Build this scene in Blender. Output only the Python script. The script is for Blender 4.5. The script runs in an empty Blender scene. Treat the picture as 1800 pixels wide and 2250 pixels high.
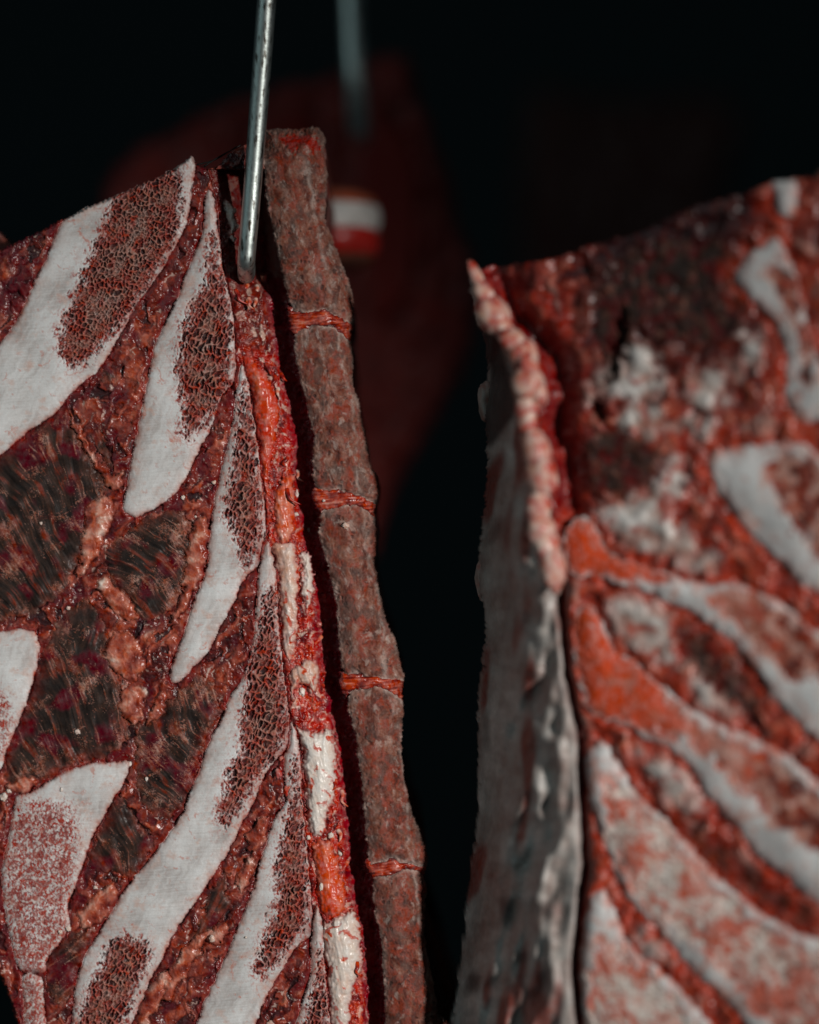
import bpy, math, random
import numpy as np
from mathutils import Vector

# ------------------------------------------------------------------ camera, world, light
S = bpy.context.scene
PX = 0.0002            # metres per photo pixel at the focus plane (photo is 1800 x 2250)
D = 1.30               # distance camera -> sawn face of the sharp side of beef
cam_d = bpy.data.cameras.new('Camera'); cam = bpy.data.objects.new('Camera', cam_d)
S.collection.objects.link(cam); S.camera = cam
CAM = np.array([0.0, -D, 0.0])
cam.location = CAM; cam.rotation_euler = (math.radians(90), 0, 0)
cam_d.sensor_fit = 'HORIZONTAL'; cam_d.sensor_width = 36.0
cam_d.lens = 36.0*D/(1800*PX)
cam_d.clip_start = 0.05; cam_d.clip_end = 50
cam_d.dof.use_dof = True; cam_d.dof.focus_distance = D-0.002; cam_d.dof.aperture_fstop = 2.5

W = bpy.data.worlds.new('World'); S.world = W; W.use_nodes = True
bg = W.node_tree.nodes['Background']
bg.inputs[0].default_value = (0.55, 0.72, 0.80, 1); bg.inputs[1].default_value = 0.025

def lamp(name, kind, loc, aim, energy, col, **kw):
    l = bpy.data.lights.new(name, kind); o = bpy.data.objects.new(name, l)
    S.collection.objects.link(o); o.location = loc
    o.rotation_euler = (Vector(aim)-Vector(loc)).to_track_quat('-Z', 'Y').to_euler()
    l.energy = energy; l.color = col
    for k, v in kw.items(): setattr(l, k, v)
    return o
lamp('key_lamp', 'SPOT', (1.95, -2.93, 0.39), (-0.165, -0.02, -0.118), 490, (1.0, 0.965, 0.925),
     spot_size=math.radians(13.9), spot_blend=1.0, shadow_soft_size=0.085)
lamp('cool_fill_light', 'AREA', (-1.5, -1.3, 0.9), (0.0, 0.0, 0.0), 4.5, (0.70, 0.96, 1.0), shape='RECTANGLE', size=1.9, size_y=1.6)  # unseen cool source, added for the hook's reflection and dim fill
S.view_settings.view_transform = 'Standard'; S.view_settings.look = 'None'
S.view_settings.gamma = 1; S.view_settings.exposure = 0.0

# ------------------------------------------------------------------ numpy noise
def _grad(ix, iy, seed):
    h = (ix.astype(np.int64)*374761393 + iy.astype(np.int64)*668265263 + seed*974634777) & 0xffffffff
    h = ((h ^ (h >> 13))*1274126177) & 0xffffffff
    h = h ^ (h >> 16)
    return (h & 0xffff).astype(np.float32)*(2*math.pi/65536.0)
def perlin(x, y, seed=0):
    x = np.asarray(x, np.float32); y = np.asarray(y, np.float32)
    x0 = np.floor(x); y0 = np.floor(y); fx = x-x0; fy = y-y0
    ix = x0.astype(np.int64); iy = y0.astype(np.int64)
    u = fx*fx*fx*(fx*(fx*6-15)+10); v = fy*fy*fy*(fy*(fy*6-15)+10)
    def g(i, j):
        a = _grad(ix+i, iy+j, seed); return np.cos(a)*(fx-i)+np.sin(a)*(fy-j)
    a = g(0,0); b = g(1,0); c = g(0,1); d = g(1,1)
    return ((a+(b-a)*u) + ((c+(d-c)*u)-(a+(b-a)*u))*v)*1.5
def fbm(x, y, seed=0, octv=3, gain=0.55):
    s = 0; a = 1; n = 0
    for o in range(octv):
        cr, sr = math.cos(.65*o), math.sin(.65*o); f = 2**o
        s = s+a*perlin((x*cr-y*sr)*f+o*.37, (x*sr+y*cr)*f+o*.71, seed+o*17); n += a; a *= gain
    return s/n*1.4
def voronoi(x, y, seed=0):
    x0 = np.floor(x); y0 = np.floor(y); ix = x0.astype(np.int64); iy = y0.astype(np.int64)
    F1 = np.full(x.shape, 9., np.float32); F2 = F1.copy(); ID = np.zeros(x.shape, np.float32)
    for i in (-1, 0, 1):
        for j in (-1, 0, 1):
            r1 = _grad(ix+i, iy+j, seed)/(2*math.pi); r2 = _grad(ix+i, iy+j, seed+91)/(2*math.pi)
            d = np.hypot(x0+i+0.1+0.8*r1-x, y0+j+0.1+0.8*r2-y)
            m = d < F1
            F2 = np.where(m, F1, np.minimum(F2, d)); ID = np.where(m, (r1*7.3+r2*3.1) % 1, ID); F1 = np.where(m, d, F1)
    return F1, F2, ID
def sst(a, b, x):
    t = np.clip((x-a)/(b-a), 0, 1); return t*t*(3-2*t)

# ------------------------------------------------------------------ outlines
def smooth(poly, n=3):
    p = np.array(poly, np.float32); out = []
    N = len(p)
    for i in range(N):
        p0, p1, p2, p3 = p[i-1], p[i], p[(i+1) % N], p[(i+2) % N]
        for k in range(n):
            t = k/n
            out.append(0.5*((2*p1)+(-p0+p2)*t+(2*p0-5*p1+4*p2-p3)*t*t+(-p0+3*p1-3*p2+p3)*t**3))
    return np.array(out, np.float32)

class Face:
    """A sawn face: a fine grid of points; every piece of it becomes a mesh of its own."""
    def __init__(s, u0, u1, v0, v1, step, depth):
        s.step = step
        us = np.arange(u0, u1, step, dtype=np.float32); vs = np.arange(v0, v1, step, dtype=np.float32)
        s.us, s.vs = us, vs
        s.U, s.V = np.meshgrid(us, vs)
        s.shape = s.U.shape
        s.label = np.full(s.shape, -1, np.int32)
        s.H = np.zeros(s.shape, np.float32)       # metres towards the camera
        s.C = np.zeros(s.shape+(3,), np.float32)  # tissue colour
        s.depth = depth
        w1 = fbm(s.U/22, s.V/22, 5, 2); w2 = fbm(s.U/22, s.V/22, 55, 2)
        w3 = perlin(s.U/6, s.V/6, 71); w4 = perlin(s.U/6, s.V/6, 72)
        s.w = (w1, w2, w3, w4)
        s.parts = []
    def sd(s, poly, a=3.0, b=1.2, margin=40, n=3):
        """signed distance (px, + inside) to a smoothed outline, in a window of the grid"""
        p = smooth(poly, n)
        st = s.step
        i0 = max(0, int((p[:,0].min()-margin-s.us[0])/st)); i1 = min(len(s.us), int((p[:,0].max()+margin-s.us[0])/st)+2)
        j0 = max(0, int((p[:,1].min()-margin-s.vs[0])/st)); j1 = min(len(s.vs), int((p[:,1].max()+margin-s.vs[0])/st)+2)
        sl = (slice(j0, j1), slice(i0, i1))
        x = s.U[sl]+a*s.w[0][sl]+b*s.w[2][sl]; y = s.V[sl]+a*s.w[1][sl]+b*s.w[3][sl]
        d2 = np.full(x.shape, 1e9, np.float32); ins = np.zeros(x.shape, bool)
        q = np.roll(p, -1, 0)
        for (ax, ay), (bx, by) in zip(p, q):
            ex, ey = bx-ax, by-ay; L = ex*ex+ey*ey+1e-9
            px = x-ax; py = y-ay
            t = np.clip((px*ex+py*ey)/L, 0, 1)
            d2 = np.minimum(d2, (px-t*ex)**2+(py-t*ey)**2)
            if ay != by:
                c = ((ay > y) != (by > y)) & (x < (ex*(y-ay)/ey+ax)); ins ^= c
        d = np.sqrt(d2); return sl, np.where(ins, d, -d)
    def new(s, name, mat, parent=None, label=None):
        s.parts.append(dict(name=name, mat=mat, parent=parent, label=label)); return len(s.parts)-1
    def world(s, u, v, h):
        y = s.depth(u, v)-h
        k = (y+D)/D
        return np.stack([(u-900)*PX*k, y, (1125-v)*PX*k], -1)
    def build(s, root, skirt=0.008):
        lab = s.label
        P = s.world(s.U, s.V, s.H).reshape(-1, 3).astype(np.float32)
        nx = s.shape[1]
        fl = lab[:-1, :-1].copy()
        # face belongs to the label of its corner if inside the outline
        ok = (lab[:-1, :-1] >= 0) & (lab[1:, :-1] >= 0) & (lab[:-1, 1:] >= 0) & (lab[1:, 1:] >= 0)
        fl[~ok] = -1
        J, I = np.indices(fl.shape)
        base = (J*nx+I)
        Cf = s.C.reshape(-1, 3)
        objs = []
        for k, pt in enumerate(s.parts):
            b = base[fl == k]
            if len(b) == 0: objs.append(None); continue
            q = np.stack([b, b+nx, b+nx+1, b+1], 1)
            uq, inv = np.unique(q, return_inverse=True)
            inv = inv.reshape(q.shape)
            e = np.concatenate([inv[:, [0, 1]], inv[:, [1, 2]], inv[:, [2, 3]], inv[:, [3, 0]]])
            key = np.sort(e, 1); key = key[:, 0].astype(np.int64)*(len(uq)+1)+key[:, 1]
            _, first, cnt = np.unique(key, return_index=True, return_counts=True)
            be = e[first[cnt == 1]]
            bv, binv = np.unique(be, return_inverse=True); binv = binv.reshape(be.shape)
            co = P[uq]
            c2 = co[bv].copy(); c2[:, 1] += skirt
            allco = np.concatenate([co, c2]); n0 = len(co)
            sk = np.stack([be[:, 1], be[:, 0], n0+binv[:, 0], n0+binv[:, 1]], 1)
            faces = np.concatenate([inv, sk])
            cc = np.concatenate([Cf[uq], Cf[uq][bv]])
            o = mesh_np(pt['name'], allco, faces, pt['mat'], cc)
            o.parent = root if pt['parent'] is None else objs[pt['parent']]
            if pt['label']: o['label'] = pt['label']
            objs.append(o)
        return objs

def set_col(me, col):
    a = me.attributes.new('tissue', 'FLOAT_COLOR', 'POINT')
    c4 = np.ones((len(col), 4), np.float32); c4[:, :3] = np.clip(col, .002, .85)
    a.data.foreach_set('color', c4.ravel())
def ramp(t, stops):
    p = [q[0] for q in stops]; t = np.asarray(t, np.float32)
    return np.stack([np.interp(t, p, [q[1][c] for q in stops]) for c in range(3)], -1).astype(np.float32)
def mixc(a, b, w):
    w = np.clip(w, 0, 1)[..., None]; return a+(np.asarray(b, np.float32)-a)*w

def mesh_np(name, co, faces, mat, col=None, smooth_=True):
    me = bpy.data.meshes.new(name)
    nf = len(faces); k = faces.shape[1]
    me.vertices.add(len(co)); me.vertices.foreach_set('co', co.astype(np.float32).ravel())
    me.loops.add(nf*k); me.loops.foreach_set('vertex_index', faces.astype(np.int32).ravel())
    me.polygons.add(nf); me.polygons.foreach_set('loop_start', np.arange(0, nf*k, k, dtype=np.int32))
    me.update(calc_edges=True)
    if smooth_: me.polygons.foreach_set('use_smooth', np.ones(nf, bool))
    if col is not None: set_col(me, col)
    me.materials.append(mat)
    o = bpy.data.objects.new(name, me); S.collection.objects.link(o); return o

def root_empty(name, loc, label, cat, group=None):
    o = bpy.data.objects.new(name, None); S.collection.objects.link(o)
    o.empty_display_size = 0.05
    o['label'] = label; o['category'] = cat
    if group: o['group'] = group
    return o

# ------------------------------------------------------------------ materials
def tissue(name, var=0.25, scale=1100, rough=0.45, coat=0.15, bump=0.3, sss=0.0, saw=0.0, hue=0.10, spec=0.22):
    """flesh or bone: tissue colour of the piece, broken up by fine procedural grain, wet sheen and relief"""
    m = bpy.data.materials.new(name); m.use_nodes = True
    N = m.node_tree.nodes; L = m.node_tree.links
    bs = N['Principled BSDF']
    def nd(t, **kw):
        n = N.new(t)
        for k, v in kw.items(): setattr(n, k, v)
        return n
    tc = nd('ShaderNodeTexCoord')
    ca = nd('ShaderNodeAttribute', attribute_name='tissue')
    nz = nd('ShaderNodeTexNoise'); nz.inputs['Scale'].default_value = scale; nz.inputs['Detail'].default_value = 4; nz.inputs['Roughness'].default_value = .65
    L.new(tc.outputs['Object'], nz.inputs['Vector'])
    vr = nd('ShaderNodeMapRange'); vr.inputs['From Min'].default_value = .25; vr.inputs['From Max'].default_value = .75
    vr.inputs['To Min'].default_value = 1-var; vr.inputs['To Max'].default_value = 1+var; L.new(nz.outputs['Fac'], vr.inputs['Value'])
    n2 = nd('ShaderNodeTexNoise'); n2.inputs['Scale'].default_value = 380; n2.inputs['Detail'].default_value = 5; L.new(tc.outputs['Object'], n2.inputs['Vector'])
    sr = nd('ShaderNodeMapRange'); sr.inputs['From Min'].default_value = .3; sr.inputs['From Max'].default_value = .7
    sr.inputs['To Min'].default_value = 1-hue*2; sr.inputs['To Max'].default_value = 1+hue*2; L.new(n2.outputs['Fac'], sr.inputs['Value'])
    hs = nd('ShaderNodeHueSaturation'); L.new(ca.outputs['Color'], hs.inputs['Color']); L.new(vr.outputs[0], hs.inputs['Value']); L.new(sr.outputs[0], hs.inputs['Saturation'])
    L.new(hs.outputs[0], bs.inputs['Base Color'])
    nr = nd('ShaderNodeTexNoise'); nr.inputs['Scale'].default_value = 170; nr.inputs['Detail'].default_value = 4; L.new(tc.outputs['Object'], nr.inputs['Vector'])
    rr = nd('ShaderNodeMapRange'); rr.inputs['From Min'].default_value = .3; rr.inputs['From Max'].default_value = .7
    rr.inputs['To Min'].default_value = max(.1, rough-.15); rr.inputs['To Max'].default_value = min(1, rough+.18)
    L.new(nr.outputs['Fac'], rr.inputs['Value']); L.new(rr.outputs[0], bs.inputs['Roughness'])
    bs.inputs['Coat Weight'].default_value = coat; bs.inputs['Coat Roughness'].default_value = .25
    bs.inputs['Specular IOR Level'].default_value = spec
    if sss:
        bs.inputs['Subsurface Weight'].default_value = sss; bs.inputs['Subsurface Radius'].default_value = (1.0, .3, .2); bs.inputs['Subsurface Scale'].default_value = .002
    hsum = nz.outputs['Fac']
    if saw:
        sx = nd('ShaderNodeMapping'); sx.inputs['Scale'].default_value = (45, 45, 1300); sx.inputs['Rotation'].default_value = (0, math.radians(5), 0)
        L.new(tc.outputs['Object'], sx.inputs['Vector'])
        sn = nd('ShaderNodeTexNoise'); sn.inputs['Scale'].default_value = 1; sn.inputs['Detail'].default_value = 2; L.new(sx.outputs[0], sn.inputs['Vector'])
        sm = nd('ShaderNodeMath', operation='MULTIPLY_ADD'); L.new(sn.outputs['Fac'], sm.inputs[0]); sm.inputs[1].default_value = saw; L.new(nz.outputs['Fac'], sm.inputs[2]); hsum = sm.outputs[0]
    bp = nd('ShaderNodeBump'); bp.inputs['Strength'].default_value = bump; bp.inputs['Distance'].default_value = .0005
    L.new(hsum, bp.inputs['Height']); L.new(bp.outputs[0], bs.inputs['Normal'])
    return m

M = {}
M['bone'] = tissue('sawn_bone', var=.07, rough=.5, coat=.08, bump=.22, saw=1.0, hue=.15)
M['marrow'] = tissue('cancellous_bone', var=.30, scale=1500, rough=.45, coat=.08, bump=.25)
M['connective'] = tissue('connective_tissue', var=.18, scale=600, rough=.38, coat=.30, bump=.14, hue=.06, spec=.2)
M['muscle'] = tissue('dark_muscle', var=.35, rough=.48, coat=.05, bump=.15, spec=.12)
M['vertebra'] = tissue('vertebra_bone', var=.26, scale=1000, rough=.6, coat=.0, bump=.24, hue=.07, spec=.12)
M['canal'] = tissue('canal_lining', var=.22, rough=.36, coat=.25, bump=.25)
M['fat'] = tissue('hard_fat', var=.10, scale=800, rough=.40, coat=.2, bump=.25, hue=.15)
M['disc'] = tissue('disc_gristle', var=.25, rough=.35, coat=.4, bump=.4)
M['flank'] = tissue('flank_meat', var=.3, scale=500, rough=.5, coat=.15, bump=.5)
M['flankfat'] = tissue('flank_fat', var=.2, scale=450, rough=.45, coat=.12, bump=.3)
M['cord'] = tissue('spinal_cord_sheath', var=.14, rough=.36, coat=.25, bump=.15)

R_CONN = [(0,(.018,.006,.008)),(.22,(.085,.011,.009)),(.45,(.25,.040,.023)),(.66,(.44,.115,.068)),(.85,(.58,.29,.215)),(1,(.72,.60,.52))]
R_MUS = [(0,(.007,.006,.006)),(.35,(.021,.0145,.0125)),(.6,(.045,.026,.020)),(.8,(.10,.042,.030)),(1,(.22,.085,.058))]
R_FIB = [(0,(.18,.045,.030)),(.5,(.33,.13,.090)),(1,(.52,.34,.27))]
R_BONE = [(0,(.36,.325,.31)),(.5,(.56,.553,.543)),(1,(.69,.695,.69))]
R_WALL = [(0,(.36,.052,.032)),(.5,(.35,.160,.122)),(1,(.43,.35,.315))]
R_PIT = [(0,(.060,.008,.008)),(.5,(.028,.009,.009)),(1,(.015,.012,.012))]
R_VERT = [(0,(.030,.010,.008)),(.3,(.120,.034,.023)),(.55,(.21,.088,.062)),(.8,(.31,.185,.150)),(1,(.50,.40,.35))]
R_CAN = [(0,(.035,.004,.008)),(.3,(.20,.010,.009)),(.55,(.47,.038,.018)),(.8,(.62,.19,.115)),(1,(.74,.56,.47))]
R_FAT = [(0,(.45,.12,.075)),(.3,(.58,.36,.28)),(.6,(.67,.57,.50)),(1,(.74,.71,.66))]
R_FLANK = [(0,(.02,.008,.008)),(.4,(.09,.018,.015)),(.7,(.20,.075,.06)),(1,(.40,.33,.29))]
R_FFAT = [(0,(.15,.022,.016)),(.3,(.27,.14,.11)),(.6,(.40,.345,.31)),(1,(.60,.55,.50))]
BLOOD = (.40,.022,.012); WINE = (.085,.006,.013)

def steel(name, tint, rough):
    m = bpy.data.materials.new(name); m.use_nodes = True
    N = m.node_tree.nodes; L = m.node_tree.links; bs = N['Principled BSDF']
    bs.inputs['Metallic'].default_value = 1
    tc = N.new('ShaderNodeTexCoord'); mp = N.new('ShaderNodeMapping'); mp.inputs['Scale'].default_value = (700, 700, 90)
    L.new(tc.outputs['Object'], mp.inputs[0])
    n1 = N.new('ShaderNodeTexNoise'); n1.inputs['Scale'].default_value = 1; n1.inputs['Detail'].default_value = 6; L.new(mp.outputs[0], n1.inputs['Vector'])
    cr = N.new('ShaderNodeValToRGB'); cr.color_ramp.elements[0].position = .35; cr.color_ramp.elements[0].color = (.07,.05,.035,1)
    cr.color_ramp.elements[1].position = .44; cr.color_ramp.elements[1].color = (*tint, 1)
    L.new(n1.outputs['Fac'], cr.inputs[0]); L.new(cr.outputs[0], bs.inputs['Base Color'])
    n2 = N.new('ShaderNodeTexNoise'); n2.inputs['Scale'].default_value = 900; n2.inputs['Detail'].default_value = 3; L.new(tc.outputs['Object'], n2.inputs['Vector'])
    r = N.new('ShaderNodeMapRange'); r.inputs['To Min'].default_value = rough-.08; r.inputs['To Max'].default_value = rough+.16
    L.new(n2.outputs['Fac'], r.inputs['Value']); L.new(r.outputs[0], bs.inputs['Roughness'])
    bp = N.new('ShaderNodeBump'); bp.inputs['Strength'].default_value = .15; bp.inputs['Distance'].default_value = .0004
    L.new(n2.outputs['Fac'], bp.inputs['Height']); L.new(bp.outputs[0], bs.inputs['Normal'])
    return m
M['steel'] = steel('hook_steel', (.60,.66,.63), .36)

# ------------------------------------------------------------------ background wall
wm = bpy.data.materials.new('dark_wall'); wm.use_nodes = True
wb = wm.node_tree.nodes['Principled BSDF']; wb.inputs['Roughness'].default_value = .9
wn = wm.node_tree.nodes.new('ShaderNodeTexNoise'); wn.inputs['Scale'].default_value = 1.3
wr = wm.node_tree.nodes.new('ShaderNodeValToRGB'); wr.color_ramp.elements[0].color = (.018,.020,.013,1); wr.color_ramp.elements[1].color = (.03,.062,.078,1)
wm.node_tree.links.new(wn.outputs['Fac'], wr.inputs[0]); wm.node_tree.links.new(wr.outputs[0], wb.inputs['Base Color'])
co = np.array([(-4,3.2,-2.5),(4,3.2,-2.5),(4,3.2,2.5),(-4,3.2,2.5),(-4,3.3,-2.5),(4,3.3,-2.5),(4,3.3,2.5),(-4,3.3,2.5)], np.float32)
wall = mesh_np('wall', co, np.array([(0,1,2,3),(5,4,7,6),(4,0,3,7),(1,5,6,2),(3,2,6,7),(4,5,1,0)]), wm, smooth_=False)
wall['kind'] = 'structure'

# ------------------------------------------------------------------ helpers for solid bodies
def hull(name, poly, face, mat, parent, back, rings=7, inset=6, lump=0.004, seed=3, front=-0.004, taper=.12):
    """thick rounded body behind a sawn face: outline swept backwards"""
    p = smooth(poly, 4); c = p.mean(0)
    n = len(p); V = []; 
    for r in range(rings+1):
        f = r/rings
        sh = 1-taper*f**2.2
        q = c+(p-c)*sh*(1-inset/700.0)
        d = -front*0+(-front)+back*f
        w = face.world(q[:,0], q[:,1], np.zeros(n))
        nn = fbm(q[:,0]/90+f*3, q[:,1]/90, seed, 3)
        w[:,1] += d + nn*lump*2
        w[:,0] += nn*lump*f; 
        V.append(w)
    V = np.concatenate(V); F = []
    for r in range(rings):
        i = np.arange(n); j = (i+1) % n
        F.append(np.stack([r*n+i, r*n+j, (r+1)*n+j, (r+1)*n+i], 1))
    # caps
    V = np.concatenate([V, V[-n:].mean(0)[None], V[:n].mean(0)[None]]); k = len(V)-2
    i = np.arange(n); j = (i+1) % n
    F.append(np.stack([rings*n+i, rings*n+j, np.full(n, k), np.full(n, k)], 1))
    F.append(np.stack([j, i, np.full(n, k+1), np.full(n, k+1)], 1))
    F = np.concatenate(F)
    me = bpy.data.meshes.new(name)
    me.from_pydata(V.tolist(), [], [tuple(dict.fromkeys(f)) for f in F.tolist()])
    me.polygons.foreach_set('use_smooth', np.ones(len(me.polygons), bool))
    t = .45+.35*fbm(V[:,0]*60, V[:,2]*60+V[:,1]*70, seed+9, 3)
    set_col(me, ramp(t, R_FLANK))
    me.materials.append(mat)
    o = bpy.data.objects.new(name, me); S.collection.objects.link(o); o.parent = parent; return o

def blob(name, loc, rad, mat, parent, seed, rough=.25, grade=.6, bl=0., sub=3, freq=1.6, stops=None):
    stops = stops or R_FAT
    import bmesh
    bm = bmesh.new(); bmesh.ops.create_icosphere(bm, subdivisions=sub, radius=1)
    bm.verts.ensure_lookup_table(); P = np.array([v.co[:] for v in bm.verts], np.float32)
    F = np.array([[v.index for v in f.verts] for f in bm.faces]); bm.free()
    n = fbm(P[:,0]*freq+seed*3.1+P[:,1]*.7, P[:,2]*freq-P[:,1]*freq+seed, seed, 3)
    P = P*(1+rough*n)[:, None]*np.array(rad)[None]+np.array(loc)[None]
    c = mixc(ramp(grade+.3*n, stops), BLOOD, sst(.2, .9, bl+.5*fbm(P[:,0]*220+P[:,1]*90, P[:,2]*220, seed+4, 2)))
    o = mesh_np(name, P, F, mat, c)
    o.parent = parent; return o

def tube(name, pts, rads, mat, parent, seg=24, sub=10):
    p = np.array(pts, np.float32); q = []; rr = []
    N = len(p)
    for i in range(N-1):
        p0 = p[max(i-1,0)]; p1 = p[i]; p2 = p[i+1]; p3 = p[min(i+2,N-1)]
        for k in range(sub):
            t = k/sub
            q.append(.5*((2*p1)+(-p0+p2)*t+(2*p0-5*p1+4*p2-p3)*t*t+(-p0+3*p1-3*p2+p3)*t**3)); rr.append(rads[i]*(1-t)+rads[i+1]*t)
    q.append(p[-1]); rr.append(rads[-1]); q = np.array(q); rr = np.array(rr)
    tg = np.gradient(q, axis=0); tg /= np.linalg.norm(tg, axis=1)[:, None]
    ref = np.array([1., 0, 0]); V = []
    for c, t, r in zip(q, tg, rr):
        a = ref-t*ref.dot(t); a /= np.linalg.norm(a); b = np.cross(t, a)
        th = np.linspace(0, 2*math.pi, seg, endpoint=False)
        V.append(c+r*(np.cos(th)[:, None]*a+np.sin(th)[:, None]*b))
    V = np.concatenate(V); n = len(q); F = []
    i = np.arange(seg); j = (i+1) % seg
    for r in range(n-1): F.append(np.stack([r*seg+i, r*seg+j, (r+1)*seg+j, (r+1)*seg+i], 1))
    V = np.concatenate([V, q[:1], q[-1:]]); k = len(V)-2
    fc = [tuple(f) for f in np.concatenate(F).tolist()]+[(int(j_), int(i_), k) for i_, j_ in zip(i, j)]+[((n-1)*seg+int(i_), (n-1)*seg+int(j_), k+1) for i_, j_ in zip(i, j)]
    me = bpy.data.meshes.new(name); me.from_pydata(V.tolist(), [], fc)
    me.polygons.foreach_set('use_smooth', np.ones(len(me.polygons), bool)); me.materials.append(mat)
    o = bpy.data.objects.new(name, me); S.collection.objects.link(o); o.parent = parent; return o

def at(u, v, y):
    k = (y+D)/D; return ((u-900)*PX*k, y, (1125-v)*PX*k)

# ================================================================== THE SHARP SIDE OF BEEF (left)
def left_depth(u, v): return 0.0+np.clip((600-u)/600, -1, 1.2)*0.012
LF = Face(-50, 1000, 262, 2320, 1.6, left_depth)
U, V = LF.U, LF.V
SIL = [(-80,585),(0,547),(70,514),(150,473),(226,440),(303,406),(376,372),(407,351),(421,342),(432,358),(470,370),(505,335),(535,318),(575,300),(584,285),(623,281),(655,283),(689,276),(708,286),
 (713,313),(711,333),(718,379),(720,396),(715,445),(716,480),(730,521),(748,570),(769,622),(777,667),(778,709),(772,737),(777,758),(779,782),(777,841),(790,886),(800,935),(805,963),(816,1018),(831,1050),(835,1081),
 (830,1109),(825,1143),(830,1171),(827,1213),(831,1276),(842,1324),(852,1370),(870,1411),(883,1463),(890,1488),(884,1523),(890,1557),(885,1590),(883,1646),(890,1709),(904,1771),(929,1841),(942,1893),(932,1924),(940,1959),
 (932,2022),(939,2091),(953,2161),(963,2230),(975,2340),(60,2340),(45,2290),(31,2230),(14,2182),(0,2150),(-30,2090),(-80,2000)]
BONES = [
 dict(b=[(150,473),(226,440),(264,424),(303,404),(376,370),(407,349),(424,343),(429,365),(423,403),(417,459),(407,500),(379,553),(348,605),(303,664),(285,699),(254,754),(216,813),(174,848),(146,876),(118,911),(70,942),(35,970),(7,994),(-60,1020),(-90,900),(-20,780),(20,730),(52,674),(83,605),(104,563),(122,514)],
      m=[[(257,429),(303,404),(379,374),(400,396),(396,445),(386,514),(355,580),(306,657),(278,699),(243,737),(209,772),(174,799),(146,793),(129,754),(139,716),(157,667),(174,626),(195,570),(219,521),(240,466)]], ang=-58, cell=(13.5,8.8)),
 dict(b=[(459,415),(470,438),(480,511),(490,591),(508,667),(515,720),(516,772),(515,834),(487,869),(463,942),(449,965),(431,1004),(396,1070),(355,1109),(313,1130),(292,1136),(275,1126),(270,1109),(278,1074),(289,1011),(303,945),(308,905),(320,859),(330,806),(344,751),(376,685),(400,626),(424,563),(442,521),(449,493),(450,445)],
      m=[[(468,515),(478,563),(488,615),(502,685),(506,737),(503,789),(500,841),(483,893),(452,928),(410,963),(400,942),(403,893),(393,841),(390,789),(403,737),(414,685),(442,643),(452,615),(459,573)]], ang=-68, cell=(21,10.5)),
 dict(b=[(530,800),(540,815),(548,859),(561,946),(575,1056),(584,1143),(577,1206),(567,1244),(546,1262),(525,1290),(515,1324),(487,1373),(456,1436),(425,1465),(410,1484),(386,1502),(374,1491),(379,1456),(400,1404),(421,1335),(438,1293),(456,1241),(459,1196),(463,1157),(473,1091),(487,1029),(501,970),(511,930),(515,893),(522,841)],
      m=[[(538,838),(545,875),(553,930),(562,1004),(572,1074),(576,1123),(570,1164),(556,1213),(543,1240),(532,1223),(522,1189),(504,1143),(497,1116),(501,1081),(511,1039),(515,1001),(524,935),(530,880)]], ang=-70, cell=(22,10.5)),
 dict(b=[(588,1190),(605,1248),(610,1335),(617,1422),(627,1509),(634,1561),(635,1600),(630,1639),(614,1662),(602,1674),(588,1695),(570,1730),(550,1778),(529,1813),(511,1855),(483,1900),(445,1959),(408,2012),(376,2063),(355,2112),(334,2143),(323,2171),(306,2213),(289,2250),(250,2345),(125,2345),(157,2250),(167,2161),(184,2109),(202,2074),(230,2032),(250,1994),(275,1956),(299,1924),(327,1890),(369,1834),(400,1789),(417,1743),(435,1702),(456,1639),(487,1580),(504,1535),(529,1498),(550,1439),(560,1370),(563,1328),(567,1265),(574,1230)],
      m=[[(586,1300),(601,1300),(604,1370),(611,1422),(622,1491),(629,1543),(629,1589),(621,1622),(606,1656),(578,1691),(550,1737),(515,1789),(490,1813),(483,1789),(487,1761),(501,1726),(504,1691),(532,1646),(529,1604),(536,1552),(546,1474),(563,1404),(574,1352)],
         [(243,2070),(285,2063),(316,2074),(323,2109),(306,2150),(289,2196),(271,2250),(245,2345),(150,2345),(170,2250),(188,2196),(209,2150),(226,2119)]], ang=-62, cell=(20,10)),
 dict(b=[(642,1585),(659,1656),(664,1761),(675,1865),(685,1987),(686,2030),(682,2056),(657,2074),(640,2098),(623,2126),(598,2168),(574,2216),(563,2250),(530,2345),(395,2345),(431,2250),(452,2196),(480,2136),(501,2091),(529,2022),(546,1980),(560,1942),(570,1896),(584,1855),(595,1820),(609,1789),(623,1771),(630,1743),(623,1695),(623,1667),(637,1629)],
      m=[[(649,1667),(659,1743),(666,1813),(673,1883),(678,1952),(673,2022),(655,2056),(623,2091),(595,2126),(574,2143),(563,2126),(574,2091),(588,2039),(609,1987),(609,1917),(616,1865),(623,1830),(637,1771),(641,1743),(641,1691)]], ang=-66, cell=(19,9.8)),
 dict(b=[(696,1985),(710,2043),(714,2126),(721,2216),(732,2345),(620,2345),(650,2250),(661,2213),(671,2178),(682,2143),(683,2074),(689,2022)],
      m=[[(703,2085),(710,2126),(715,2196),(722,2310),(655,2310),(678,2216),(689,2178),(697,2126)]], ang=-72, cell=(17,10)),
]
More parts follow.
